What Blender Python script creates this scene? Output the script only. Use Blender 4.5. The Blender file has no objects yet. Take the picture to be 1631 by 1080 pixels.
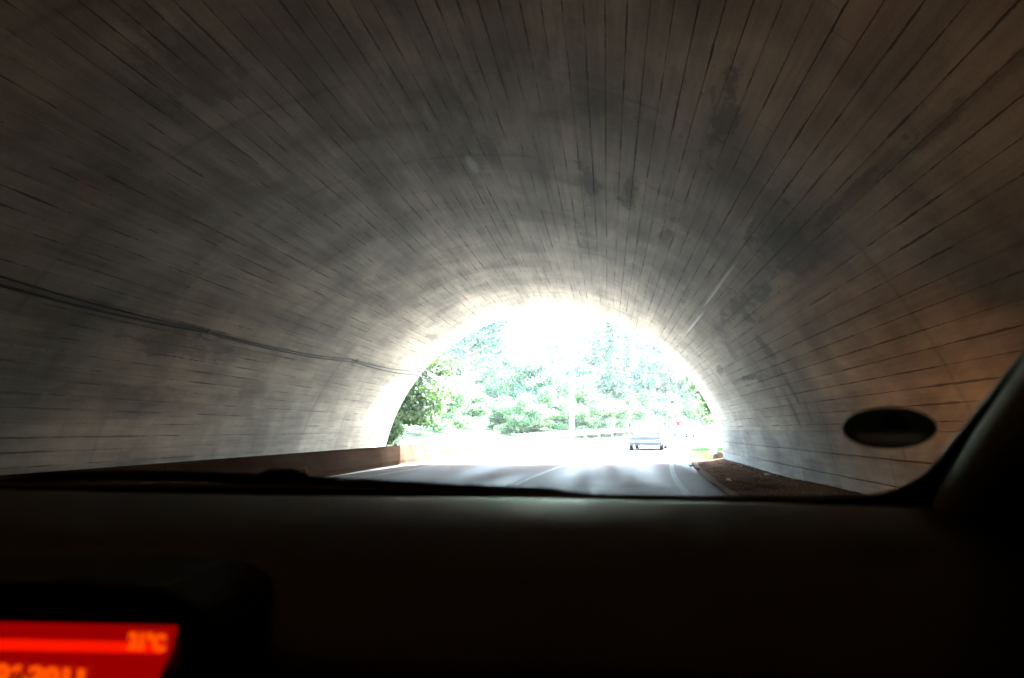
import bpy, bmesh, math, random
import numpy as np
from mathutils import Vector, Matrix
random.seed(7); rng = np.random.default_rng(11)
C = bpy.context.scene.collection
SC = bpy.context.scene
# ------------------------------------------------------------------ camera, light, exposure
FOC = 1244.0                                            # focal length in photograph pixels (1631 wide)
PITCH = math.atan(144 / FOC); YAW = math.atan(152.5 / FOC * math.cos(PITCH))
EYE = 1.15
CAM = Vector((0, 0, EYE))
FW = Vector((-math.sin(YAW) * math.cos(PITCH), math.cos(YAW) * math.cos(PITCH), math.sin(PITCH)))
RT = Vector((math.cos(YAW), math.sin(YAW), 0)); UP = RT.cross(FW)
cd = bpy.data.cameras.new('camera'); cam = bpy.data.objects.new('camera', cd); C.objects.link(cam)
cd.sensor_width = 23.6; cd.lens = FOC / 1631 * 23.6; cd.clip_start = .02; cd.clip_end = 3000
cam.matrix_world = Matrix.Translation(CAM) @ Matrix((RT, UP, -FW)).transposed().to_4x4()
cd.dof.use_dof = True; cd.dof.focus_distance = 26; cd.dof.aperture_fstop = 3.2
SC.camera = cam
SUN_EL, SUN_AZ = math.radians(50), math.radians(38)      # azimuth from +Y towards +X
SDIR = Vector((math.sin(SUN_AZ) * math.cos(SUN_EL), math.cos(SUN_AZ) * math.cos(SUN_EL), math.sin(SUN_EL)))
W = bpy.data.worlds.new('World'); SC.world = W; W.use_nodes = True
wn = W.node_tree; bg = wn.nodes['Background']
sky = wn.nodes.new('ShaderNodeTexSky'); sky.sky_type = 'NISHITA'; sky.sun_disc = False
sky.sun_elevation = SUN_EL; sky.sun_rotation = SUN_AZ; sky.air_density = 1.3; sky.dust_density = 2.5
wn.links.new(sky.outputs[0], bg.inputs[0]); bg.inputs[1].default_value = .135
sl = bpy.data.lights.new('sun', 'SUN'); sl.energy = 4.8; sl.angle = math.radians(.5); sl.color = (.99, .985, .98)
so = bpy.data.objects.new('sun', sl); C.objects.link(so); so.rotation_euler = SDIR.to_track_quat('Z', 'Y').to_euler(); so.location = (0, 0, 60)
SC.view_settings.view_transform = 'Standard'; SC.view_settings.look = 'None'
SC.view_settings.exposure = 6.15; SC.view_settings.gamma = 1; SC.view_settings.use_curve_mapping = False
cy = SC.cycles
HAZE = .0006
cy.use_denoising = True; cy.max_bounces = 14; cy.diffuse_bounces = 9; cy.glossy_bounces = 4
cy.transparent_max_bounces = 24; cy.transmission_bounces = 6; cy.sample_clamp_indirect = 6; cy.caustics_reflective = False; cy.caustics_refractive = False

def rayd(px, py):
    d = FW * FOC + RT * (px - 815.5) - UP * (py - 540); return d / d.y
def P(px, py, y): return CAM + rayd(px, py) * y          # point on the sight line at world depth y

# ------------------------------------------------------------------ helpers
def lin(c): return (*c, 1)
def mat(name, col=(.5, .5, .5), rough=.6, metal=0, emit=None, es=0, spec=.5):
    m = bpy.data.materials.new(name); m.use_nodes = True
    b = m.node_tree.nodes['Principled BSDF']
    b.inputs['Base Color'].default_value = lin(col); b.inputs['Roughness'].default_value = rough
    b.inputs['Metallic'].default_value = metal; b.inputs['Specular IOR Level'].default_value = spec
    if emit: b.inputs['Emission Color'].default_value = lin(emit); b.inputs['Emission Strength'].default_value = es
    return m
class NT:
    def __init__(s, m): s.m = m; s.t = m.node_tree; s.b = s.t.nodes['Principled BSDF']
    def n(s, typ, **k):
        nd = s.t.nodes.new(typ)
        for a, v in k.items():
            if a.startswith('i_'):
                key = a[2:]; key = int(key) if key.isdigit() else key
                if isinstance(v, bpy.types.NodeSocket): s.t.links.new(v, nd.inputs[key])
                else: nd.inputs[key].default_value = v
            else: setattr(nd, a, v)
        return nd
    def math(s, op, a, b=0., c=None, clamp=False):
        k = dict(i_0=a, i_1=b)
        if c is not None: k['i_2'] = c
        return s.n('ShaderNodeMath', operation=op, use_clamp=clamp, **k).outputs[0]
    def vm(s, op, a, b): return s.n('ShaderNodeVectorMath', operation=op, i_0=a, i_1=b).outputs[0]
    def noise(s, vec, scale, detail=4, rough=.55, dist=0):
        nd = s.n('ShaderNodeTexNoise', i_Vector=vec, i_Scale=scale, i_Detail=detail, i_Roughness=rough, i_Distortion=dist); return nd.outputs[0]
    def ramp(s, f, a, b, lo=0., hi=1.):
        return s.n('ShaderNodeMapRange', i_0=f, i_1=a, i_2=b, i_3=lo, i_4=hi, interpolation_type='SMOOTHSTEP').outputs[0]
    def mix(s, f, a, b, mode='MIX'):
        nd = s.n('ShaderNodeMix', data_type='RGBA', blend_type=mode)
        for i, v in ((0, f), (6, a), (7, b)):
            if isinstance(v, bpy.types.NodeSocket): s.t.links.new(v, nd.inputs[i])
            else: nd.inputs[i].default_value = v
        return nd.outputs[2]
    def col(s, v): s.t.links.new(v, s.b.inputs['Base Color'])
    def bump(s, h, st, dist=.02):
        b = s.n('ShaderNodeBump', i_Height=h, i_Strength=st, i_Distance=dist); s.t.links.new(b.outputs[0], s.b.inputs['Normal'])
    def pos(s): return s.n('ShaderNodeNewGeometry').outputs['Position']

def mesh(name, vs, fs, m, parent=None, smooth=False, loc=None):
    me = bpy.data.meshes.new(name); me.from_pydata([tuple(v) for v in vs], [], fs); me.update()
    if m: me.materials.append(m)
    if smooth:
        me.polygons.foreach_set('use_smooth', [True] * len(me.polygons))
    o = bpy.data.objects.new(name, me); C.objects.link(o)
    if parent: o.parent = parent
    if loc is not None: o.location = loc
    return o
def bmobj(name, bm, m, parent=None, smooth=False):
    me = bpy.data.meshes.new(name); bm.to_mesh(me); bm.free()
    if m: me.materials.append(m)
    if smooth: me.polygons.foreach_set('use_smooth', [True] * len(me.polygons))
    o = bpy.data.objects.new(name, me); C.objects.link(o)
    if parent: o.parent = parent
    return o
def tag(o, label=None, cat=None, group=None, kind=None):
    for k, v in (('label', label), ('category', cat), ('group', group), ('kind', kind)):
        if v: o[k] = v
    return o
def thing(name, loc, label, cat, group=None, rz=0):
    o = bpy.data.objects.new(name, None); C.objects.link(o); o.location = loc; o.rotation_euler.z = rz; o.empty_display_size = .2
    return tag(o, label, cat, group)
def box(bm, c, s, rot=None, bev=0):
    M = Matrix.Translation(Vector(c)) @ (rot.to_4x4() if rot else Matrix()) @ Matrix.Diagonal((*s, 1))
    r = bmesh.ops.create_cube(bm, size=1, matrix=M)
    if bev:
        es = list({e for v in r['verts'] for e in v.link_edges})
        bmesh.ops.bevel(bm, geom=es, offset=bev, segments=2, affect='EDGES', profile=.5)
def boxo(name, c, s, m, parent=None, rot=None, bev=0):
    bm = bmesh.new(); box(bm, (0, 0, 0), s, rot, bev); o = bmobj(name, bm, m, parent); o.location = c; return o
def frames(path):
    T = []
    for i, p in enumerate(path):
        a = path[max(i - 1, 0)]; b = path[min(i + 1, len(path) - 1)]; T.append((b - a).normalized())
    return T
def tube(bm, path, rad, n=8, cap=True, flat=1.0, upv=Vector((0, 0, 1))):
    path = [Vector(p) for p in path]; rad = rad if hasattr(rad, '__len__') else [rad] * len(path)
    rings = []
    for p, t, r in zip(path, frames(path), rad):
        u = upv if abs(t.dot(upv)) < .95 else Vector((1, 0, 0))
        a = t.cross(u).normalized(); b = a.cross(t).normalized()
        rings.append([bm.verts.new(p + (a * math.cos(k * 2 * math.pi / n) + b * flat * math.sin(k * 2 * math.pi / n)) * r) for k in range(n)])
    for r0, r1 in zip(rings, rings[1:]):
        for k in range(n): bm.faces.new((r0[k], r0[(k + 1) % n], r1[(k + 1) % n], r1[k]))
    if cap: bm.faces.new(rings[0][::-1]); bm.faces.new(rings[-1])
def tubeo(name, path, rad, m, parent=None, n=8, flat=1.0, smooth=True):
    bm = bmesh.new(); tube(bm, path, rad, n, True, flat); return bmobj(name, bm, m, parent, smooth)
def catmull(pts, k=6):
    pts = [Vector(p) for p in pts]; out = []
    for i in range(len(pts) - 1):
        p0 = pts[max(i - 1, 0)]; p1 = pts[i]; p2 = pts[i + 1]; p3 = pts[min(i + 2, len(pts) - 1)]
        for j in range(k):
            t = j / k
            out.append(.5 * ((2 * p1) + (p2 - p0) * t + (2 * p0 - 5 * p1 + 4 * p2 - p3) * t * t + (-p0 + 3 * p1 - 3 * p2 + p3) * t ** 3))
    out.append(pts[-1]); return out

# ------------------------------------------------------------------ tunnel geometry constants
A0, A1 = math.radians(-12), math.radians(192); NC = 104; DA = (A1 - A0) / NC
TX, TZ, TR, TY = -2.133, -.897, 6.445, 29.0             # axis x, axis z, radius, mouth
def cyl(px, py, r=TR):                                  # where the sight line meets the lining
    d = rayd(px, py); a = d.x ** 2 + d.z ** 2; b = 2 * (d.x * -TX + d.z * (EYE - TZ)); c = TX ** 2 + (EYE - TZ) ** 2 - r * r
    return CAM + d * ((-b + math.sqrt(b * b - 4 * a * c)) / (2 * a))
def off(y): return max(0., y - 8) ** 2 / 436            # how far the road has bent to the right
def rise(y): return max(0., y - 28) * .012

# ------------------------------------------------------------------ materials
def concrete(name, base=(.256, .222, .187), stains=True, spec=.2):
    m = mat(name, base, .9, spec=spec); t = NT(m); pos = t.pos()
    st = t.vm('MULTIPLY', pos, (1, .16, 1))
    n1 = t.noise(st, 1.3, 5, .6); n2 = t.noise(t.vm('MULTIPLY', pos, (1, .04, 1)), 11, 5, .65)
    n3 = t.noise(pos, .55, 4, .6, .4); n4 = t.noise(pos, 30, 4, .6)
    at = t.n('ShaderNodeAttribute', attribute_name='tone').outputs['Fac']
    ob = t.n('ShaderNodeObjectInfo').outputs['Random']
    r = t.math('FRACT', t.math('ADD', at, ob))
    v = t.ramp(n1, .3, .72, .66, 1.14)
    v = t.math('MULTIPLY', v, t.ramp(n2, .3, .7, .83, 1.12))
    v = t.math('MULTIPLY', v, t.ramp(n3, .32, .62, .7, 1.08))
    v = t.math('MULTIPLY', v, t.ramp(n4, .3, .7, .93, 1.05))
    v = t.math('MULTIPLY', v, t.ramp(r, 0, 1, .93, 1.05))
    # pour rings across the vault
    sep = t.n('ShaderNodeSeparateXYZ', i_0=pos)
    yy = t.math('ADD', sep.outputs[1], t.math('MULTIPLY', n3, .35))
    rn = t.n('ShaderNodeTexNoise', noise_dimensions='1D', i_W=yy, i_Scale=.55, i_Detail=2).outputs[0]
    v = t.math('MULTIPLY', v, t.ramp(rn, .35, .65, .92, 1.06))
    fr = t.math('FRACT', t.math('DIVIDE', t.math('ADD', yy, .9), 2.9))
    seam = t.ramp(t.math('ABSOLUTE', t.math('SUBTRACT', fr, .5)), .0, .035, 1, 0)
    seam = t.math('MULTIPLY', seam, t.ramp(t.noise(pos, .45, 3), .42, .6))
    v = t.math('MULTIPLY', v, t.math('SUBTRACT', 1, t.math('MULTIPLY', seam, .22)))
    c = t.n('ShaderNodeVectorMath', operation='SCALE', i_0=base, i_Scale=v).outputs[0]
    if stains:
        wob = t.vm('SUBTRACT', t.n('ShaderNodeTexNoise', i_Vector=pos, i_Scale=2.2, i_Detail=6, i_Roughness=.65).outputs[1], (.5, .5, .5))
        nst = t.noise(t.vm('MULTIPLY', pos, (1, .3, 1)), 3.6, 7, .68)
        thn = t.math('ARCTAN2', t.math('SUBTRACT', sep.outputs[2], TZ), t.math('SUBTRACT', sep.outputs[0], TX))
        fj = t.math('FRACT', t.math('DIVIDE', t.math('SUBTRACT', thn, A0), DA)); fj = t.math('ABSOLUTE', t.math('SUBTRACT', t.math('ABSOLUTE', t.math('SUBTRACT', fj, .5)), .5))
        jn = t.noise(t.vm('MULTIPLY', pos, (2.2, .45, 2.2)), 1.6, 6, .7)
        jw = t.ramp(jn, .44, .68, .0, .085)
        jm = t.math('MULTIPLY', t.math('LESS_THAN', t.math('ADD', fj, t.math('MULTIPLY', t.math('SUBTRACT', n4, .5), .05)), jw), .8)
        c = t.mix(jm, c, (.05, .046, .042, 1))
        tot = None
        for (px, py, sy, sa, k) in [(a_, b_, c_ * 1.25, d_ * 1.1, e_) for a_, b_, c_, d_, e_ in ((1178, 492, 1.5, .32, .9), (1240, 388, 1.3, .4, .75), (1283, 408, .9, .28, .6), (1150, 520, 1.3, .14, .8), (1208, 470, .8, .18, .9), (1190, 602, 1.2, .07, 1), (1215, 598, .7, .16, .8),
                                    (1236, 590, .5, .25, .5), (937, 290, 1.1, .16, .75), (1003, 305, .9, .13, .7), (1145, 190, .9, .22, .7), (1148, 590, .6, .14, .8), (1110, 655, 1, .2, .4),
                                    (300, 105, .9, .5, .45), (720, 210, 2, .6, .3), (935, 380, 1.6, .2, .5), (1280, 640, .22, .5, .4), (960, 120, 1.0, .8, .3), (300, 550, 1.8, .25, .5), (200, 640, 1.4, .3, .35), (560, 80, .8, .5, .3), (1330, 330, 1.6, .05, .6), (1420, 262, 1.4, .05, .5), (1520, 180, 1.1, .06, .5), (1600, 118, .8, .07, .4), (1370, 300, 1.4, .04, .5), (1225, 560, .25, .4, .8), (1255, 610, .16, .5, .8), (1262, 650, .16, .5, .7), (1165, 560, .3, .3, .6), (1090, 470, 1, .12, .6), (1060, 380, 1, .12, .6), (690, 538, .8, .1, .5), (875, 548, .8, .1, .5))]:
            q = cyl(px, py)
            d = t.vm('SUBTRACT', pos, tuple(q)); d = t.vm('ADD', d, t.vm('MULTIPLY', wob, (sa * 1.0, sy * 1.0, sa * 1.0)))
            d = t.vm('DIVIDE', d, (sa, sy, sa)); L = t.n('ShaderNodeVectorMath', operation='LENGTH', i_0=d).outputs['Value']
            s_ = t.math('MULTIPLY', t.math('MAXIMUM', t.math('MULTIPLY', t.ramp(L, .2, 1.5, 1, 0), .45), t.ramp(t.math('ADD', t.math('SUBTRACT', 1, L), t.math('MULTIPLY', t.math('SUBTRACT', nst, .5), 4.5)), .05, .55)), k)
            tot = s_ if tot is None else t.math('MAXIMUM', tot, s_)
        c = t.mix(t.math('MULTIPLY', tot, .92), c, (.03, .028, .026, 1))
        # white mineral streak
        tot = None
        for (px, py, sy, sa, k) in ((1150, 448, 1.9, .025, .6), (1106, 515, 2.2, .035, .7), (1135, 470, 1.6, .025, .7), (752, 262, .5, .10, .3)):
            q = cyl(px, py)
            d = t.vm('DIVIDE', t.vm('SUBTRACT', pos, tuple(q)), (sa, sy, sa)); L = t.n('ShaderNodeVectorMath', operation='LENGTH', i_0=d).outputs['Value']
            s_ = t.math('MULTIPLY', t.ramp(L, .4, 1.2, 1, 0), k); tot = s_ if tot is None else t.math('MAXIMUM', tot, s_)
        c = t.mix(tot, c, (.62, .66, .7, 1))
    t.col(c); t.bump(t.math('ADD', t.math('MULTIPLY', n2, .6), t.math('MULTIPLY', n4, .6)), .5, .012)
    return m
M_conc = concrete('board_marked_concrete')
M_joint = mat('dark_joint', (.06, .055, .05), .95, spec=.1)
M_base = concrete('dirty_plinth_concrete', (.2, .185, .165), False)
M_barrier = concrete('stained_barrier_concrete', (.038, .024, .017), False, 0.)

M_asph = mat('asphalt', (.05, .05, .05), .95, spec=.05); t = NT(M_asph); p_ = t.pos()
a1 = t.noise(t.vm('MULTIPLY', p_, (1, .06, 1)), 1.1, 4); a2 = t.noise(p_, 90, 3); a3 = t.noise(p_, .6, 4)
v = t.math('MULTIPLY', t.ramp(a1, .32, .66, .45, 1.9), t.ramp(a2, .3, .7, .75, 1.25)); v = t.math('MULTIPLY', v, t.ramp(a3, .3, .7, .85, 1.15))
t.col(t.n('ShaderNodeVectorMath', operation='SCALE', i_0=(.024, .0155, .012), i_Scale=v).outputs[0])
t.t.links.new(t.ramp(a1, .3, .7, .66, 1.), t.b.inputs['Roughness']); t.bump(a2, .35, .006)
def paint(nm, k):
    m = mat(nm, (k, k, k * .95), .8, spec=.05); t = NT(m); t.col(t.mix(t.ramp(t.noise(t.pos(), 7, 5, .7), .4, .62), (k, k * .95, k * .88, 1), (k * .3, k * .26, k * .24, 1))); return m
M_paint = paint('worn_edge_paint', .085); M_paintc = paint('white_centre_paint', .2)
M_dirt = mat('shoulder_dirt', (.1, .07, .05), .95, spec=.0); t = NT(M_dirt); p_ = t.pos()
d1 = t.noise(t.vm('MULTIPLY', p_, (1, .3, 1)), 2.2, 6, .65); d2 = t.noise(p_, 26, 5, .7)
c = t.mix(t.ramp(d1, .35, .65), (.03, .017, .011, 1), (.085, .048, .03, 1)); c = t.mix(t.ramp(d2, .5, .75), c, (.11, .08, .06, 1)); t.col(c); t.bump(t.math('ADD', d1, d2), .4, .03)
M_ground = mat('outside_ground', (.25, .24, .2), .9, spec=.15); t = NT(M_ground); p_ = t.pos()
g1 = t.noise(p_, .35, 6, .6); c = t.mix(t.ramp(g1, .35, .65), (.36, .355, .34, 1), (.2, .21, .16, 1))
sp_ = t.n('ShaderNodeSeparateXYZ', i_0=p_); o1 = t.math('MAXIMUM', t.math('SUBTRACT', sp_.outputs[1], 8), 0); dd = t.math('SUBTRACT', t.math('DIVIDE', t.math('MULTIPLY', o1, o1), 436), sp_.outputs[0])
dd = t.math('ADD', dd, t.math('MULTIPLY', g1, 2.0)); gm = t.ramp(dd, 8.2, 9.2)
c = t.mix(gm, c, t.mix(t.ramp(t.noise(p_, 1.5, 5), .35, .65), (.02, .035, .014, 1), (.07, .1, .04, 1))); t.col(c); t.bump(t.noise(p_, 8, 5), .6, .08)

def leafmat(name, c1, c2, trans=.32):
    m = mat(name, c1, .5, spec=.3); t = NT(m)
    rp = t.n('ShaderNodeNewGeometry').outputs['Random Per Island']
    c = t.mix(t.ramp(rp, 0, 1), (*c1, 1), (*c2, 1)); t.col(c)
    tr = t.n('ShaderNodeBsdfTranslucent', i_0=t.mix(1., c, (1.1, 1.35, .8, 1), 'MULTIPLY'))
    ms = t.n('ShaderNodeMixShader', i_0=trans, i_1=t.b.outputs[0], i_2=tr.outputs[0])
    t.t.links.new(ms.outputs[0], t.t.nodes['Material Output'].inputs[0]); return m
M_leafA = leafmat('broad_leaves', (.022, .065, .042), (.052, .11, .066))
M_leafB = leafmat('yellow_green_leaves', (.045, .1, .045), (.08, .145, .065))
M_leafC = leafmat('conifer_needles', (.03, .062, .042), (.06, .1, .06), .3)
M_leafD = leafmat('blue_green_leaves', (.03, .07, .055), (.06, .11, .085))
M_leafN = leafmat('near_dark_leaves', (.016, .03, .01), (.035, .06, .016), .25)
M_grass = leafmat('grass_blades', (.03, .075, .02), (.055, .11, .03), .3)
M_bark = mat('bark', (.13, .1, .08), .9); t = NT(M_bark); n_ = t.noise(t.vm('MULTIPLY', t.pos(), (1, 1, .2)), 12, 5); t.col(t.mix(n_, (.06, .05, .04, 1), (.22, .18, .15, 1))); t.bump(n_, .8, .04)
M_steel = mat('galvanised_steel', (.55, .56, .57), .45, .7)
M_pole = mat('bleached_pole', (.5, .48, .45), .7)
M_black = mat('black_plastic', (.012, .012, .013), .5, spec=.5)
M_rubber = mat('rubber', (.012, .012, .013), .75)
M_cable = mat('cable_sheath', (.012, .012, .014), .8, spec=.2)
M_brk = mat('dull_bracket_steel', (.05, .05, .055), .7)

# ------------------------------------------------------------------ ground
def terr(x, y):
    z = rise(y); d = off(y) - .5 - x
    k = max(0., min(1., (y - 29) / 12))
    if d > 12: z += k * min(70, (d - 12) * .16)
    if d < -9.5: z += k * min(50, (-d - 9.5) * .55)
    return z
xs = sorted(set([-600, -400, -250, -160, -110] + list(np.arange(-80, 81, 2.5)) + [110, 160, 250, 400, 600])); ys = sorted(set([-300, -150, -80, -40, 0, 28] + list(np.arange(30.5, 150, 2.5)) + [180, 230, 300, 400, 600, 900]))
vs = [(x, y, terr(x, y) - .03 + (0 if abs(off(y) - .5 - x) < 9.5 or y < 29 else rng.normal(0, .08))) for y in ys for x in xs]
nx = len(xs); fs = [(j * nx + i, j * nx + i + 1, (j + 1) * nx + i + 1, (j + 1) * nx + i) for j in range(len(ys) - 1) for i in range(nx - 1)]
tag(mesh('ground', vs, fs, M_ground, smooth=True), kind='structure', label='sunlit ground outside the tunnel mouth')

def ribbon(name, x0, x1, y0, y1, z, m, step=1.0, zf=None, jit=0, parent=None):
    n = max(1, int((y1 - y0) / step)); vs = []; fs = []
    for i in range(n + 1):
        y = y0 + (y1 - y0) * i / n
        for x in (x0, x1): vs.append((x + off(y) + random.uniform(-jit, jit), y, rise(y) + z))
        if i: b = 2 * i; fs.append((b - 2, b - 1, b + 1, b))
    return mesh(name, vs, fs, m, parent)
M_asph2 = mat('asphalt_lit_copy', (.3, .3, .3), .9, spec=.1); t = NT(M_asph2); p_ = t.pos(); t.col(t.mix(t.noise(p_, 1.4, 6, .65), (.17, .17, .17, 1), (.28, .275, .27, 1)))  # lighter copy of the asphalt, stands for sunlight and bounces more inside
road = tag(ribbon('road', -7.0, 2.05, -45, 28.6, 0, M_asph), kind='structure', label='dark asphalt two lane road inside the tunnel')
road2 = tag(ribbon('road', -8.6, 2.3, 28.6, 130, 0, M_asph2), kind='structure', label='pale road bending right outside the tunnel, sunlight put into its colour')
for a, b, y0, y1, nm in ((-6.15, -6.03, -40, 120, 'edge_line'), (1.22, 1.36, -40, 120, 'edge_line')):
    ribbon(nm, a, b, y0, y1, .005, M_paint, jit=.006, parent=road)
for k in range(8):
    y0 = 15.2 + (k - 1) * 15.5; ribbon('centre_dash', -2.17, -2.04, y0, y0 + 11, .005, M_paintc, jit=.006, parent=road)
# shoulder of dirt inside the tunnel on the right, with a low asphalt gutter
bm = bmesh.new(); g = []
for j in range(0, 126):
    y = -8 + j * .3; row = []
    for i in range(12):
        u = i / 11; x = 1.95 + (off(y) if y < 30 else off(30)) * (1 - u) + u * 2.6
        z = .012 + .09 * u * u + .035 * math.sin(u * 9 + y * .5) * u + random.uniform(0, .018) * min(1, 3 * u)
        row.append(bm.verts.new((x, y, z + rise(y))))
    g.append(row)
for a, b in zip(g, g[1:]):
    for i in range(11): bm.faces.new((a[i], a[i + 1], b[i + 1], b[i]))
shoulder = tag(bmobj('dirt_shoulder', bm, M_dirt, smooth=True), kind='structure', label='brown dirt shoulder along the right tunnel wall')
ribbon('gutter_edge', 2.0, 2.16, -8, 29, .022, mat('pale_gutter_edge', (.12, .095, .08), .9, spec=0), jit=.03, parent=shoulder)

# ------------------------------------------------------------------ tunnel
tun = thing('tunnel', (TX, TY, 0), 'round concrete lined road tunnel with long narrow board courses', 'tunnel')
def tl(o):                                               # parent keeping world placement
    o.parent = tun; o.matrix_parent_inverse = Matrix.Translation((-TX, -TY, 0)); return o
# outer shell, closed at the rear
vs = []; fs = []; NA = 96; Ys = [-46, -20, -6] + list(np.arange(0, 29.1, 2.9)); Ys[-1] = TY
def ang(k): return A0 + (A1 - A0) * k / NA
for y in Ys:
    for k in range(NA + 1): vs.append((TX + (TR + .045) * math.cos(ang(k)), y, TZ + (TR + .045) * math.sin(ang(k))))
n1 = NA + 1
for j in range(len(Ys) - 1):
    for k in range(NA): fs.append((j * n1 + k, j * n1 + k + 1, (j + 1) * n1 + k + 1, (j + 1) * n1 + k))
fs.append(tuple(range(n1)))
tl(mesh('lining_joint_bed', vs, fs, M_joint))
vs = []; fs = []                                        # thick vault behind and outer ring
for y in (-46, 1.0):
    for k in range(NA + 1): vs.append((TX + TR * math.cos(ang(k)), y, TZ + TR * math.sin(ang(k))))
for k in range(NA): fs.append((k, k + 1, n1 + k + 1, n1 + k))
tl(mesh('rear_lining', vs, fs, M_conc, smooth=True))
# blocks
blocks = []
for i in range(NC):
    a = A0 + DA * (i + .5); zc = TZ + TR * math.sin(a)
    if zc < -.25: continue
    if math.cos(a) > 0 and zc < 1.0: continue            # the right foot is the plinth
    y = 1.0 - random.uniform(0, 2)
    first = True
    while y < TY - .02:
        L = random.choice((1.45, 1.9, 2.4, 2.9, 3.6)); e = min(y + L, TY)
        if TY - e < .7: e = TY
        y0 = max(y, 1.0)
        if e > y0 + .05: blocks.append((i, a, y0, e))
        y = e
def seen(b):
    i, a, y0, y1 = b; ym = (y0 + y1) / 2; p = Vector((TX + TR * math.cos(a), ym, TZ + TR * math.sin(a))) - CAM
    d = p.dot(FW)
    if d < .5: return 0
    u = p.dot(RT) / d * FOC + 815.5; w = 540 - p.dot(UP) / d * FOC
    if not (-60 < u < 1690 and -60 < w < 780): return 0
    return (y1 - y0) * abs(p.x * math.cos(a) + p.z * math.sin(a)) / p.length ** 3
order = sorted(range(len(blocks)), key=lambda k: -seen(blocks[k])); single = set(order[:300])
cache = {}; bigv, bigf, bigt = [], [], []
for k, (i, a, y0, y1) in enumerate(blocks):
    L = y1 - y0; gap = random.choice((.001, .0015, .002, .003, .004, .006)); ge = random.choice((.0002, .0003, .0012)); pr = random.choice((0, .0007, .0015))
    key = (round(L, 2), gap, ge)
    w = 2 * TR * math.tan(DA / 2) / 2; h = .045; ch = .004
    V = [(-w + gap / 2, -L / 2 + ge, h), (w - gap / 2, -L / 2 + ge, h), (w - gap / 2, L / 2 - ge, h), (-w + gap / 2, L / 2 - ge, h),
         (-w + gap / 2, -L / 2 + ge, ch), (w - gap / 2, -L / 2 + ge, ch), (w - gap / 2, L / 2 - ge, ch), (-w + gap / 2, L / 2 - ge, ch),
         (-w + gap / 2 + ch, -L / 2 + ge + .001, 0), (w - gap / 2 - ch, -L / 2 + ge + .001, 0), (w - gap / 2 - ch, L / 2 - ge - .001, 0), (-w + gap / 2 + ch, L / 2 - ge - .001, 0)]
    Fs = [(0, 1, 5, 4), (1, 2, 6, 5), (2, 3, 7, 6), (3, 0, 4, 7), (4, 5, 9, 8), (5, 6, 10, 9), (6, 7, 11, 10), (7, 4, 8, 11), (8, 9, 10, 11)]
    M = Matrix.Translation((TX + (TR - pr) * math.cos(a), (y0 + y1) / 2, TZ + (TR - pr) * math.sin(a))) @ Matrix.Rotation(-(a - math.pi / 2), 4, 'Y')
    if k in single:
        if key not in cache:
            me = bpy.data.meshes.new('lining_board'); me.from_pydata(V, [], Fs); me.materials.append(M_conc); cache[key] = me
        o = bpy.data.objects.new('lining_board', cache[key]); C.objects.link(o); tl(o); o.matrix_basis = M
    else:
        b = len(bigv); bigv += [M @ Vector(v) for v in V]; bigf += [tuple(b + q for q in f) for f in Fs]; bigt += [random.random()] * len(V)
o = mesh('far_lining_boards', bigv, bigf, M_conc); o.data.attributes.new('tone', 'FLOAT', 'POINT').data.foreach_set('value', bigt); o['kind'] = 'stuff'; tl(o)
# right plinth: courses of larger blocks, slightly proud, up to eye height
pz = (-.05, .33, .72, 1.13); kk = 0
for c_ in range(3):
    y = -6 - c_ * .7
    while y < TY:
        e = min(y + random.uniform(2.2, 3.4), TY)
        if TY - e < .8: e = TY
        def xx(z, ins): return TX + math.sqrt(TR ** 2 - (z - TZ) ** 2) - ins
        z0, z1 = pz[c_] + .004, pz[c_ + 1] - .004; ins = .055 + .03 * (2 - c_)
        zz = [z0, z1]; A = [(xx(z0, ins), z0), (xx(z1, ins) , z1), (xx(z1, -.25), z1), (xx(z0, -.25), z0)]
        V = [(x, yy, z) for yy in (y + .004, e - .004) for x, z in A]
        cen = Vector((A[0][0], (y + e) / 2, z0)); V = [Vector(v) - cen for v in V]
        o = mesh('plinth_block', V, [(0, 1, 2, 3), (7, 6, 5, 4), (0, 4, 5, 1), (1, 5, 6, 2), (2, 6, 7, 3), (3, 7, 4, 0)], M_base, loc=cen)
        mod = o.modifiers.new('bevel', 'BEVEL'); mod.width = .012; mod.segments = 1
        tl(o); y = e
# portal headwall with the arch cut out, and the hill above
vs = []; fs = []; N = 48
def arch(r, k): a = math.radians(-8) + math.radians(196) * k / N; return TX + r * math.cos(a), TZ + r * math.sin(a)
for yy in (TY + .01, TY + .45):
    for k in range(N + 1):
        x, z = arch(TR + .05, k); vs.append((x, yy, z))
    for k in range(N + 1):
        x, z = arch(TR + .05, k); s = max(abs(x - TX) / 16, (z + 1) / 9.6, 1e-3); vs.append((TX + (x - TX) / s, yy, -1 + (z + 1) / s))
n1 = N + 1
for k in range(N):
    fs.append((k, k + 1, n1 + k + 1, n1 + k)); b = 2 * n1; fs.append((b + k, b + n1 + k, b + n1 + k + 1, b + k + 1))
    fs.append((k, b + k, b + k + 1, k + 1)); fs.append((n1 + k, n1 + k + 1, b + n1 + k + 1, b + n1 + k))
tl(mesh('portal_wall', vs, fs, M_base))
vs = []; fs = []; gx = np.linspace(-60, 60, 41); gy = np.linspace(-110, TY + .1, 31)
for y in gy:
    for x in gx:
        r = abs(x - TX); z = 8.6 + max(0, (TY - y)) * .25 - max(0, r - 13) * .5 + rng.normal(0, .1)
        z = min(z, 20) if r > 8 else z; vs.append((x, y, max(z, -.5)))
fs = [(j * 41 + i, j * 41 + i + 1, (j + 1) * 41 + i + 1, (j + 1) * 41 + i) for j in range(30) for i in range(40)]
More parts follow.
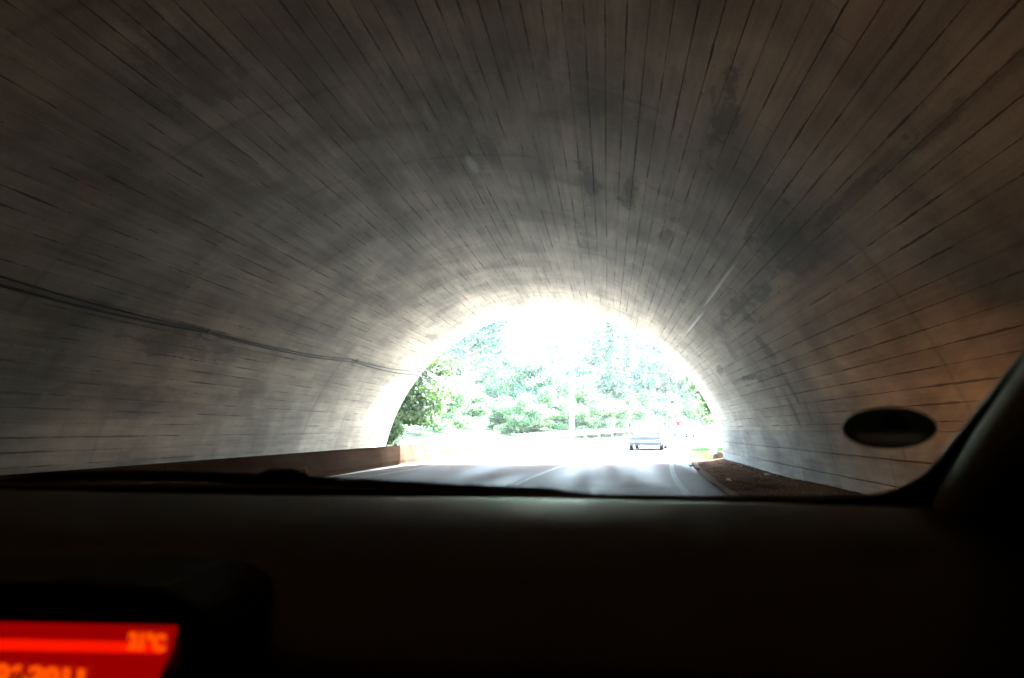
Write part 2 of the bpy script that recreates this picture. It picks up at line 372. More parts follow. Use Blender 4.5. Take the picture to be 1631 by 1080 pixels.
tag(mesh('hill', vs, fs, M_ground, smooth=True), kind='structure', label='earth hill over the tunnel')
# low barrier along the left
bm = bmesh.new(); prof = [(-7.28, -.05), (-7.0, -.05), (-6.99, .12), (-7.12, .60), (-7.26, .60)]
y = -8.
barrier = thing('barrier_wall', (-7.13, TY, 0), 'low brown stained concrete barrier wall along the left road edge', 'wall')
while y < 39.5:
    e = min(y + 4.0, 39.5); V = []
    for yy in (y + .006, e - .006):
        for x, z in prof: V.append((x + 7.13, yy - TY, z + rise(yy)))
    n = len(prof); F_ = [tuple(range(n)), tuple(range(2 * n - 1, n - 1, -1))] + [(i, i + n, (i + 1) % n + n, (i + 1) % n) for i in range(n)]
    mesh('barrier_segment', V, F_, M_barrier, barrier); y = e
bm.free()
# cables hung along the left wall
def cable(pts, r, label):
    path = []
    for i in range(len(pts) - 1):
        a, b = pts[i], pts[i + 1]
        for j in range(10):
            tt = j / 10; q = a.lerp(b, tt); q.z -= .16 * 4 * tt * (1 - tt) * ((b - a).length / 14); path.append(q)
    path.append(pts[-1])
    bm = bmesh.new(); tube(bm, path, r, 6); o = bmobj('cable', bm, M_cable, smooth=True); return tag(o, label, 'cable')
def cw(px, py, r=.1): return cyl(px, py, TR - r)
pa = [cw(-160, 388), cw(318, 524), cw(560, 572), cw(664, 591)]
pb = [cw(-160, 408), cw(326, 529), cw(564, 576), cw(660, 597)]
pa[0].y = max(pa[0].y, 1); e1 = pa[-1] + Vector((.4, 6, .1)); 
cable(pa + [e1], .016, 'upper of the two black cables along the left tunnel wall')
cable(pb + [e1 + Vector((.05, 0, -.12))], .02, 'lower, thicker black cable along the left tunnel wall')
for nm, px, py, lb in (('cable_bracket', 322, 527, 'steel cable bracket on the left wall where both cables meet, nearer the car'), ('cable_bracket', 562, 574, 'steel cable bracket on the left wall nearer the tunnel mouth')):
    q = cyl(px, py, TR - .01); q2 = cyl(px, py, TR - .13)
    bm = bmesh.new(); box(bm, (0, 0, 0), (.02, .12, .22)); nrm = (q2 - q); nrm.y = 0
    tube(bm, [Vector((0, 0, 0)), nrm], .014, 6); tube(bm, [nrm, nrm + Vector((0, 0, .06))], .02, 6)
    o = bmobj(nm, bm, M_brk); o.location = q; tag(o, lb, 'bracket', 'brackets carrying the cables')
# black junction sleeve at the mouth
q = pa[-1] + Vector((.15, 1.6, -.02)); o = tubeo('cable_sleeve', [Vector((-.02, -.7, .0)), Vector((0, -.5, 0)), Vector((.03, .5, -.05)), Vector((.04, .8, -.06))], [.03, .075, .075, .03], M_black); o.location = q
tag(o, 'short black cable sleeve hanging just outside the left edge of the tunnel mouth', 'cable sleeve')

# stones on the shoulder and rock at the wall foot
M_stone = mat('stone', (.2, .17, .15), .9); t = NT(M_stone); n_ = t.noise(t.pos(), 14, 5); t.col(t.mix(n_, (.08, .065, .055, 1), (.24, .2, .18, 1))); t.bump(n_, .6, .02)
M_stoneb = mat('blue_grey_stone', (.17, .19, .25), .8)
def rock(nm, loc, s, m, label, cat, seed, parent=None):
    bm = bmesh.new(); bmesh.ops.create_icosphere(bm, subdivisions=2, radius=1); r = random.Random(seed)
    pl = [(Vector((r.gauss(0, 1), r.gauss(0, 1), r.gauss(0, 1))).normalized(), r.uniform(.55, .85)) for _ in range(9)]
    for v in bm.verts:
        for n, d in pl:
            e = v.co.dot(n) - d
            if e > 0: v.co -= n * e
        v.co = Vector((v.co.x * s[0], v.co.y * s[1], v.co.z * s[2]))
    o = bmobj(nm, bm, m, parent); o.location = loc; 
    if label: tag(o, label, cat)
    return o
rock('rock', (4.08, 29.9, .16), (.26, .3, .2), mat('dark_brown_rock', (.035, .022, .02), .9), 'dark brown rock at the right foot of the tunnel mouth', 'rock', 3)
rock('rock', (3.92, 30.35, .36), (.16, .2, .17), M_stoneb, 'blue grey rock leaning on the dark brown rock', 'rock', 9)
for i, (px, py, s, lb) in enumerate(((1161, 765, .07, 'pale pebble on the dirt shoulder, nearest the car'), (1150, 756, .06, 'small flat stone just beyond the pale pebble on the dirt shoulder'), (1100, 742, .07, 'small stone at the pale gutter edge near the tunnel mouth'), (1112, 747, .07, 'small dark stone beside the gutter edge on the dirt'), (1222, 757, .09, 'stone close to the foot of the right wall'))):
    d = rayd(px, py); tt = -(EYE - .05) / d.z; q = CAM + d * tt
    rock('stone', (q.x, q.y, .06), (s, s * 1.4, s * .5), M_stone if i else mat('pale_pebble', (.5, .45, .38), .8), lb, 'stone', 20 + i)
# loose gravel
vs = []; fs = []
for _ in range(520):
    y = random.uniform(6, 30); u = random.random() ** .8; x = 2.1 + off(y) * (1 - u) + u * 2.2; s = random.uniform(.008, .028); b = len(vs)
    z = .03 + .1 * u * u
    for k in range(4): a = k * 1.57 + random.random(); vs.append((x + s * math.cos(a), y + s * math.sin(a), z))
    vs.append((x, y, z + s * .9)); fs += [(b, b + 1, b + 4), (b + 1, b + 2, b + 4), (b + 2, b + 3, b + 4), (b + 3, b, b + 4)]
tag(mesh('gravel', vs, fs, M_stone), 'loose gravel scattered over the dirt shoulder', 'gravel', kind='stuff')

# ------------------------------------------------------------------ the car the photograph is taken from
cabin = thing('car_interior', (-.37, 0, 0), 'dark car interior seen from inside, dashboard and windscreen in the foreground', 'car')
def cp(o):
    o.parent = cabin; o.matrix_parent_inverse = Matrix.Translation((.37, 0, 0)); return o
WB, WT = Vector((0, .99, 1.045)), Vector((0, .27, 1.445))      # windscreen plane, bottom and top
wd = (WT - WB).normalized(); wnrm = Vector((1, 0, 0)).cross(wd)  # faces up and forward
if wnrm.y < 0: wnrm = -wnrm
def Wp(px, py, o=0.):                                   # sight line to the windscreen plane
    d = FW * FOC + RT * (px - 815.5) - UP * (py - 540); tt = (WB + wnrm * o - CAM).dot(wnrm) / d.dot(wnrm); return CAM + d * tt
M_trim = mat('pillar_trim', (.30, .34, .37), .7, spec=.3)
M_dash = mat('dashboard_plastic', (.008, .010, .013), .36, spec=.45); t = NT(M_dash); n_ = t.noise(t.pos(), 900, 2); t.bump(n_, .25, .0006)
M_frit = mat('black_frit', (.006, .006, .007), .5)
M_glass = bpy.data.materials.new('windscreen_glass'); M_glass.use_nodes = True; gt = M_glass.node_tree; gt.nodes.clear()
tr = gt.nodes.new('ShaderNodeBsdfTransparent'); tr.inputs[0].default_value = (.93, .96, .95, 1); gl = gt.nodes.new('ShaderNodeBsdfGlossy'); gl.inputs['Roughness'].default_value = .0
fr = gt.nodes.new('ShaderNodeFresnel'); fr.inputs[0].default_value = 1.5; mx = gt.nodes.new('ShaderNodeMixShader'); ou = gt.nodes.new('ShaderNodeOutputMaterial')
ge_ = gt.nodes.new('ShaderNodeNewGeometry'); inv = gt.nodes.new('ShaderNodeMath'); inv.operation = 'MULTIPLY'; sb = gt.nodes.new('ShaderNodeMath'); sb.operation = 'SUBTRACT'; sb.inputs[0].default_value = 1
gt.links.new(ge_.outputs['Backfacing'], sb.inputs[1]); gt.links.new(fr.outputs[0], inv.inputs[0]); gt.links.new(sb.outputs[0], inv.inputs[1])
gt.links.new(inv.outputs[0], mx.inputs[0]); gt.links.new(tr.outputs[0], mx.inputs[1]); gt.links.new(gl.outputs[0], mx.inputs[2]); gt.links.new(mx.outputs[0], ou.inputs[0])
# glass pane: one sheet 5 mm thick with modelled edge
def sl_(x, s, o): return Vector((x, 0, 0)) + Vector((0, WB.y, WB.z)) + wd * s + wnrm * o
SL = (WT - WB).length
gv = [sl_(x, s, o) for o in (0, .005) for x, s in ((-1.12, 0), (.40, 0), (.36, SL), (-1.08, SL))]
cp(mesh('windscreen', gv, [(0, 1, 2, 3), (7, 6, 5, 4), (0, 4, 5, 1), (1, 5, 6, 2), (2, 6, 7, 3), (3, 7, 4, 0)], M_glass))
# frit band: inner outline traced by where the clear glass begins
inner = [Wp(*q, -.004) for q in ((-420, 762), (0, 768), (400, 771), (650, 777), (930, 787), (1150, 790), (1340, 789), (1385, 787), (1425, 779), (1455, 765), (1482, 742), (1560, 645), (1631, 556), (1760, 392), (1900, 214))]
inner = catmull(inner, 4)
def outer(p):
    return p
bm = bmesh.new(); lo = []; inn = []
cen = Wp(700, 300, -.004)
for i, p in enumerate(inner):
    a = inner[max(i - 1, 0)]; b = inner[min(i + 1, len(inner) - 1)]; tn = (b - a).normalized(); nn = tn.cross(wnrm).normalized()
    if nn.dot(cen - p) > 0: nn = -nn
    wdt = .10; inn.append(p); lo.append(p + nn * wdt)
V = inn + lo + [p - wnrm * .004 for p in inn] + [p - wnrm * .004 for p in lo]; n = len(inn); F_ = []
for i in range(n - 1):
    F_ += [(i, i + 1, n + i + 1, n + i), (2 * n + i, 3 * n + i, 3 * n + i + 1, 2 * n + i + 1), (i, 2 * n + i, 2 * n + i + 1, i + 1), (n + i, n + i + 1, 3 * n + i + 1, 3 * n + i)]
cp(mesh('windscreen_border', V, F_, M_frit))
# A-pillar trim
path = catmull([Wp(*q, -.032) for q in ((1524, 900), (1550, 815), (1602, 735), (1674, 645), (1756, 540), (1925, 325), (2075, 130))], 5)
cp(tubeo('pillar_trim', path, [.046, .044, .042] + [.038] * (len(path) - 3), M_trim, n=24, flat=.8))
path = catmull([Vector((-1.13, .96, 1.04)), Vector((-1.1, .7, 1.2)), Vector((-1.06, .3, 1.42))], 5)
cp(tubeo('pillar_trim', path, .036, M_trim, n=20, flat=.7))
# dashboard: profile swept across the car
prof = [(.985, 1.035), (.93, 1.066), (.86, 1.0755), (.80, 1.073), (.72, 1.062), (.65, 1.040), (.60, 1.008), (.565, .965), (.55, .90), (.56, .78), (.60, .62), (.66, .5)]
pr2 = [Vector((0, a, b)) for a, b in prof]; pr2 = catmull(pr2, 3)
bm = bmesh.new(); cols = []
for i in range(41):
    x = -1.14 + 1.55 * i / 40; u = (x + .37) / .76; cols.append([bm.verts.new((x, p.y - .03 * u * u, p.z - .006 * u ** 4 + .004 * math.exp(-((x + .75) / .2) ** 2))) for p in pr2])
for a, b in zip(cols, cols[1:]):
    for k in range(len(pr2) - 1): bm.faces.new((a[k], b[k], b[k + 1], a[k + 1]))
bmesh.ops.recalc_face_normals(bm, faces=bm.faces)
cp(bmobj('dashboard', bm, M_dash, smooth=True))
# display hood
M_hood = mat('display_hood_plastic', (.006, .006, .007), .7, spec=.2)
hood = [P(-300, 930, .50), P(-60, 926, .50), P(120, 925, .50), P(250, 935, .50), P(310, 962, .50), P(322, 1010, .50), P(300, 1120, .50), P(280, 1200, .50)]
hb = [P(-300, 1010, .50), P(-60, 986, .50), P(120, 986, .50), P(225, 988, .50), P(276, 996, .50), P(286, 1015, .50), P(262, 1120, .50), P(245, 1200, .50)]
V = hood + hb + [p + Vector((0, .12, 0)) for p in hood] + [p + Vector((0, .075, -.002)) for p in hb]; n = 8; F_ = []
for i in range(n - 1):
    F_ += [(i, i + 1, n + i + 1, n + i), (i, 2 * n + i, 2 * n + i + 1, i + 1), (n + i, n + i + 1, 3 * n + i + 1, 3 * n + i), (2 * n + i, 3 * n + i, 3 * n + i + 1, 2 * n + i + 1)]
h_ = cp(mesh('display_hood', V, F_, M_hood, smooth=False)); mod = h_.modifiers.new('bevel', 'BEVEL'); mod.width = .006; mod.segments = 3
EX = 2 ** -SC.view_settings.exposure
M_red = mat('display_backlight', (.02, .001, .001), .3, emit=(1, .0, .0), es=.30 * EX)
M_bar = mat('display_bar_light', (.02, .002, .001), .3, emit=(1, .008, .0), es=1.0 * EX)
M_txt = mat('display_characters', (.02, .006, .001), .3, emit=(1, .075, .0), es=1.2 * EX)
dy = .565
def dp(px, py, o=0.): return P(px, py, dy - o)
disp = [dp(-260, 992), dp(270, 1003), dp(250, 1085), dp(225, 1180), dp(-260, 1180)]
V = disp + [p + Vector((0, .012, 0)) for p in disp]
cp(mesh('display', V, [(0, 1, 2, 3, 4), (9, 8, 7, 6, 5)] + [(i, i + 5, (i + 1) % 5 + 5, (i + 1) % 5) for i in range(5)], M_red))
display = bpy.data.objects['display']
def quad(name, pts, m, th=.0008):
    V = pts + [p + Vector((0, th, 0)) for p in pts]; o = mesh(name, V, [(0, 1, 2, 3), (7, 6, 5, 4), (0, 4, 5, 1), (1, 5, 6, 2), (2, 6, 7, 3), (3, 7, 4, 0)], m)
    o.parent = display; o.matrix_parent_inverse = display.matrix_world.inverted() if False else Matrix(); return o
quad('display_bar', [dp(-250, 1012, .002), dp(262, 1024, .002), dp(256, 1041, .002), dp(-250, 1031, .002)], M_bar)
def text(name, s, px, py, hpx, wpx, rot):
    cu = bpy.data.curves.new(name, 'FONT'); cu.body = s; cu.size = 1; cu.extrude = .01; cu.offset = .06
    o = bpy.data.objects.new(name, cu); C.objects.link(o); bpy.context.view_layer.update()
    w = o.dimensions.x; hh = max(v[1] for v in o.bound_box)
    me = bpy.data.meshes.new_from_object(o); bpy.data.objects.remove(o); me.materials.clear(); me.materials.append(M_txt)
    q = dp(px, py, .004); sx = (dp(px + wpx, py, .004) - q).length / w; sz = (dp(px, py - hpx, .004) - q).length / .72
    me.transform(Matrix.Diagonal((sx, sz, .05, 1)))
    o = bpy.data.objects.new(name, me); C.objects.link(o); o.location = q; o.rotation_euler = (math.radians(90), math.radians(rot), 0)
    o.parent = display; return o
text('temperature_characters', '21\u00b0C', 204, 1032, 25, 60, 2)
text('date_characters', '10.06.2011', -66, 1078, 24, 193, 1.2)
# wipers outside the glass
M_wiper = mat('wiper_black', (.002, .002, .002), .9, spec=.05)
def wipe(pts, r, n, nm, o=.03, flat=.8, par=None):
    ob = tubeo(nm, [Wp(px, py, o) for px, py in pts], r, M_wiper, n=n, flat=flat)
    return cp(ob) if par is None else ob
wipe([(2, 769), (60, 761), (180, 758), (300, 759), (400, 763), (520, 769), (700, 779), (880, 787), (935, 794)], [.004, .008, .009, .009, .009, .0095, .0095, .009, .005], 8, 'wiper_arm')
wipe([(398, 774), (412, 764), (432, 757), (462, 757), (481, 761), (492, 774)], [.006, .0095, .011, .011, .0095, .006], 10, 'wiper_pivot', .034)
wipe([(560, 786), (760, 790), (910, 793), (1000, 797)], [.006, .010, .009, .006], 8, 'wiper_blade', .02)
M_chip = mat('bright_metal', (.75, .77, .8), .25, 1)
for px, py, s in ((396, 766, .0045), (483, 755, .004)):
    q = Wp(px, py, .045); ob = tubeo('wiper_glint', [q + Vector((-.001, 0, s * 1.6)), q + Vector((.002, 0, -s * 1.6))], s, mat('painted_glint', (.8, .85, .88), .5) if not bpy.data.materials.get('painted_glint') else bpy.data.materials['painted_glint'], n=8); cp(ob)  # glints on the wiper pivot, painted as small pale pieces
# cowl below the wipers
cp(boxo('cowl', (-.37, 1.10, .975), (1.46, .24, .06), M_black, rot=Matrix.Rotation(math.radians(-4), 3, 'X'), bev=.01))
# oval sticker on the glass
M_st = mat('sticker_dark', (.02, .035, .03), .6); M_st2 = mat('sticker_band', (.12, .11, .10), .7); M_st3 = mat('sticker_print', (.004, .004, .005), .6)
for m_ in (M_st, M_st2):
    t = NT(m_); tl_ = t.n('ShaderNodeBsdfTranslucent', i_0=(.45, .62, .58, 1) if m_ is M_st else (.8, .75, .7, 1)); ms = t.n('ShaderNodeMixShader', i_0=.2 if m_ is M_st else .15, i_1=t.b.outputs[0], i_2=tl_.outputs[0]); t.t.links.new(ms.outputs[0], t.t.nodes['Material Output'].inputs[0])
hole = [(1360, 690), (1471, 690), (1466, 700), (1452, 706), (1384, 706), (1366, 700)]
bm = bmesh.new(); es_ = []
for lp in ([(1417 + 75.5 * math.cos(k * math.pi / 24), 682 + 33.5 * math.sin(k * math.pi / 24)) for k in range(48)], hole):
    vv = [bm.verts.new(Wp(*q, -.003)) for q in lp]; es_ += [bm.edges.new((vv[i], vv[(i + 1) % len(vv)])) for i in range(len(vv))]
bmesh.ops.triangle_fill(bm, edges=es_, use_beauty=True); st = bmobj('sticker', bm, M_st); cp(st)
def poly(name, pts, o, m, par):
    n = len(pts); V = [Wp(*q, o) for q in pts]; ob = mesh(name, V, [tuple(range(n))], m); ob.parent = par; return ob
poly('sticker_band', hole, -.003, M_st2, st)
poly('sticker_emblem', [(1396, 682), (1404, 668), (1414, 658), (1424, 656), (1436, 664), (1446, 672), (1454, 684)], -.0034, M_st3, st)
for m_ in (st,): mo = m_.modifiers.new('s', 'SOLIDIFY'); mo.thickness = .0003
# roof, doors, floor, rear of the cabin
M_liner = mat('roof_lining', (.02, .02, .022), .9); M_door = mat('door_trim', (.008, .008, .009), .8)
cp(boxo('roof', (-.37, -.75, 1.475), (1.5, 2.06, .04), M_liner, bev=.01))
for xd in (.402, -1.192):
    pf = [(-1.9, .17), (1.0, .17), (1.0, 1.03), (.27, 1.435), (-1.9, 1.44)]; V = [Vector((x, a, b)) for x in (xd, xd + .05) for a, b in pf]
    cp(mesh('door', V, [(0, 1, 2, 3, 4), (9, 8, 7, 6, 5)] + [(i, i + 5, (i + 1) % 5 + 5, (i + 1) % 5) for i in range(5)], M_door))
cp(boxo('floor_pan', (-.37, -.4, .2), (1.54, 2.9, .06), M_door)); cp(boxo('rear_panel', (-.37, -1.86, .82), (1.54, .05, 1.28), M_door)); cp(boxo('bulkhead', (-.37, 1.03, .58), (1.5, .05, .76), M_door))
# side triangles between pillar and door
M_body = mat('dark_car_paint', (.02, .02, .024), .3, .3)
bm = bmesh.new(); gr = []
for j in range(7):
    v_ = j / 6; y = 1.2 + .78 * v_; row = []
    for i in range(13):
        u = -1 + 2 * i / 12; row.append(bm.verts.new((-.37 + u * (.76 - .06 * v_), y - .1 * u * u * v_, .955 - .13 * v_ ** 1.6 - .05 * u * u)))
    gr.append(row)
for a, b in zip(gr, gr[1:]):
    for i in range(12): bm.faces.new((a[i], a[i + 1], b[i + 1], b[i]))
cp(bmobj('bonnet', bm, M_body, smooth=True))
cp(boxo('front_bumper', (-.37, 1.93, .5), (1.6, .16, .52), M_body, bev=.04))
for s in (-1, 1):
    cp(boxo('fender', (-.37 + s * .78, 1.5, .62), (.05, .9, .5), M_body, bev=.02))
    bm = bmesh.new(); r = bmesh.ops.create_cone(bm, cap_ends=True, segments=28, radius1=.31, radius2=.31, depth=.2, matrix=Matrix.Translation((-.37 + s * .66, 1.45, .31)) @ Matrix.Rotation(math.pi / 2, 4, 'Y')); bmesh.ops.bevel(bm, geom=[e for e in bm.edges if abs(e.verts[0].co.x - e.verts[1].co.x) < 1e-5 and len(e.link_faces[0].verts) + len(e.link_faces[1].verts) > 20], offset=.03, segments=2, affect='EDGES'); cp(bmobj('wheel', bm, M_rubber, smooth=False))
    cp(boxo('headlamp', (-.37 + s * .6, 2.02, .64), (.26, .04, .14), mat('headlamp_lens', (.9, .85, .7), .1, emit=(1, .6, .3), es=.1), bev=.015))
    L = bpy.data.lights.new('headlamp_beam', 'SPOT'); L.energy = 55 if s > 0 else 40; L.color = (1, .42, .16); L.spot_size = math.radians(54); L.spot_blend = 1; L.shadow_soft_size = .06
    lo_ = bpy.data.objects.new('headlamp_beam', L); C.objects.link(lo_); lo_.location = (-.37 + s * .6, 2.07, .64)
    dr = Vector((.36 if s > 0 else -.34, 1, -.14)); lo_.rotation_euler = (-dr).to_track_quat('Z', 'Y').to_euler(); cp(lo_)
# sodium lamp on the vault behind the car, its light reaches the near wall
lamp = thing('unseen_lamp', (-7.75, -2.5, 1.9), 'amber tunnel lamp on the left wall behind the car', 'lamp'); lamp.rotation_euler = (0, math.radians(-90 - 52), math.radians(20))
lamp_b = boxo('lamp_housing', (0, 0, .06), (.3, .7, .12), M_steel, lamp, bev=.02); boxo('lamp_lens', (0, 0, -.02), (.26, .64, .05), mat('amber_lens', (.8, .5, .2), .3, emit=(1, .45, .12), es=.06), lamp, bev=.01)
L = bpy.data.lights.new('lamp_light', 'AREA'); L.shape = 'RECTANGLE'; L.size = .25; L.size_y = .6; L.energy = 4.6; L.color = (1, .36, .13); L.color = (1, .48, .2)
lo_ = bpy.data.objects.new('lamp_light', L); C.objects.link(lo_); lo_.parent = lamp; lo_.location = (0, 0, -.06); lo_.rotation_euler = (0, 0, 0)

fill_lamp = thing('unseen_lamp', (3.55, -3.5, 2.1), 'added unseen amber fill lamp on the right wall behind the car', 'lamp'); fill_lamp.rotation_euler = (0, math.radians(90 + 48), math.radians(-12))  # unseen lamp added as warm fill for the left wall and vault
boxo('lamp_housing', (0, 0, .06), (.3, .7, .12), M_steel, fill_lamp, bev=.02); boxo('lamp_lens', (0, 0, -.02), (.26, .64, .05), bpy.data.materials['amber_lens'], fill_lamp, bev=.01)
lo_ = bpy.data.objects.new('lamp_light', L.copy()); lo_.data.energy = 2.6; C.objects.link(lo_); lo_.parent = fill_lamp; lo_.location = (0, 0, -.06)

# ------------------------------------------------------------------ vehicles outside
def carmesh(name, loc, rz, m_body, label, group=None, L=4.3, Wd=.84, H=1.43):
    t_ = thing(name, loc, label, 'car', group, rz)
    # stations from tail (y=0) to nose: y, zbottom, zbelt, ztop, wbelt, wtop
    S = [(0, .34, .62, .80, .74, .70), (.05, .30, .66, .93, .80, .74), (.16, .27, .90, .97, .83, .76), (.34, .26, .93, 1.20, .84, .70), (.55, .25, .94, H - .05, .84, .645), (.85, .25, .94, H - .01, .845, .64), (1.6, .24, .93, H, .85, .64), (2.3, .24, .92, H - .03, .85, .63),
         (2.62, .24, .91, H - .13, .845, .63), (3.15, .24, .90, 1.0, .84, .70), (3.35, .25, .84, .93, .83, .72), (3.9, .26, .74, .82, .80, .68), (4.2, .30, .62, .70, .74, .62), (L, .36, .5, .56, .66, .56)]
    bm = bmesh.new(); R_ = []
    for y, zb, zm, zt, wb, wt in S:
        k = Wd / .85; wb *= k; wt *= k
        ring = [(-wb * .9, zb), (-wb, zb + .1), (-wb * 1.01, (zb + zm) / 2), (-wb, zm), (-(wt + (wb - wt) * .35), zm + (zt - zm) * .55), (-wt, zt - .035), (-wt * .85, zt), (0, zt + .02), (wt * .85, zt), (wt, zt - .035), (wt + (wb - wt) * .35, zm + (zt - zm) * .55), (wb, zm), (wb * 1.01, (zb + zm) / 2), (wb, zb + .1), (wb * .9, zb)]
        R_.append([bm.verts.new((x, y, z)) for x, z in ring])
    n = len(R_[0])
    for a, b in zip(R_, R_[1:]):
        for i in range(n): bm.faces.new((a[i], a[(i + 1) % n], b[(i + 1) % n], b[i]))
    bm.faces.new(R_[0][::-1]); bm.faces.new(R_[-1])
    bmesh.ops.recalc_face_normals(bm, faces=bm.faces)
    b_ = bmobj('body', bm, m_body, t_, True)
    gl_ = bpy.data.materials.get('car_window') or mat('car_window', (.03, .035, .04), .08)
    def slab(nm, pts, m, par=t_, th=.012, d=Vector((0, -1, 0))):
        pts = [Vector(p) for p in pts]; V = [p + d * th for p in pts] + [p - d * .01 for p in pts]; k = len(pts)
        return mesh(nm, V, [tuple(range(k)), tuple(range(2 * k - 1, k - 1, -1))] + [(i, i + k, (i + 1) % k + k, (i + 1) % k) for i in range(k)], m, par)
    slab('rear_window', [(-.66, .20, 1.0), (.66, .20, 1.0), (.58, .53, 1.345), (-.58, .53, 1.345)], gl_, d=Vector((0, -.72, .69)), th=.03)
    for s in (-1, 1):
        k = s * Wd / .85
        slab('side_window', [(.80 * k, .55, .99), (.80 * k, 1.5, .98), (.68 * k, 1.5, 1.34), (.68 * k, .75, 1.33)], gl_, d=Vector((s, 0, .35)), th=.02)
        slab('side_window', [(.80 * k, 1.56, .98), (.80 * k, 2.75, .965), (.69 * k, 2.4, 1.28), (.68 * k, 1.56, 1.34)], gl_, d=Vector((s, 0, .35)), th=.02)
        tm = bpy.data.materials.get('tail_lamp_red') or mat('tail_lamp_red', (.5, .02, .015), .25)
        tlm = boxo('tail_light', (s * .70 * Wd / .85, .03, .80), (.20, .12, .20), tm, t_, bev=.03)
        boxo('indicator_lens', (0, -.058, -.03), (.13, .02, .06), mat('lens_orange', (.5, .12, .02), .3) if not bpy.data.materials.get('lens_orange') else bpy.data.materials['lens_orange'], tlm)
        mr = boxo('mirror', (s * 1.0 * Wd / .85, 2.72, .98), (.17, .08, .12), m_body, t_, bev=.02)
        boxo('sill', (s * (Wd - .015), 2.08, .27), (.05, 2.0, .12), bpy.data.materials.get('bumper_grey') or mat('bumper_grey', (.012, .014, .022), .6), t_)
        for yw in (.72, 3.45):
            bm = bmesh.new(); bmesh.ops.create_cone(bm, cap_ends=True, segments=24, radius1=.30, radius2=.30, depth=.19, matrix=Matrix.Rotation(math.pi / 2, 4, 'Y'))
            w_ = bmobj('wheel', bm, M_rubber, t_); w_.location = (s * (Wd - .10), yw, .30)
            bm = bmesh.new(); bmesh.ops.create_cone(bm, cap_ends=True, segments=16, radius1=.18, radius2=.17, depth=.20, matrix=Matrix.Rotation(math.pi / 2, 4, 'Y')); bmobj('rim', bm, M_steel, w_)
        hl = boxo('headlight', (s * .58, 4.2, .62), (.28, .12, .14), M_steel, t_, bev=.03)
    bl = bpy.data.materials.get('bumper_grey') or mat('bumper_grey', (.012, .014, .022), .6)
    boxo('bumper', (0, -.03, .44), (1.60 * Wd / .85, .18, .20), m_body, t_, bev=.04); boxo('lower_bumper', (0, -.03, .315), (1.58 * Wd / .85, .18, .16), bl, t_, bev=.02)
    boxo('bumper_strip', (0, -.125, .55), (1.5 * Wd / .85, .02, .03), bl, t_)
    pl = boxo('number_plate', (0, -.02, .74), (.50, .03, .11), mat('plate_white', (.7, .7, .68), .4) if not bpy.data.materials.get('plate_white') else bpy.data.materials['plate_white'], t_, bev=.004)
    boxo('door_handle', (.05, .08, .93), (.42, .04, .03), bl, t_, bev=.006); boxo('rear_wiper', (.0, .215, 1.04), (.4, .02, .02), M_black, t_, rot=Matrix.Rotation(.05, 3, 'Y'))
    tubeo('exhaust_pipe', [Vector((-.5, -.1, .27)), Vector((-.5, .3, .27))], .035, bl, t_, n=10)
    return t_
M_silver = mat('silver_paint', (.075, .09, .11), .5, .2); M_white = mat('white_paint', (.7, .7, .7), .35)
cx_, cy0 = 1.88, 38.6
carmesh('estate_car', (cx_ - .1, cy0, rise(cy0) + .012), math.radians(-8), M_silver, 'silver estate car driving away just beyond the tunnel mouth, seen from behind')
carmesh('parked_car', (6.1, 65.5, rise(65.5) + .01), math.radians(-22), mat('pale_paint', (.10, .115, .14), .5, .1), 'pale car parked farther down the road beside the person in red')

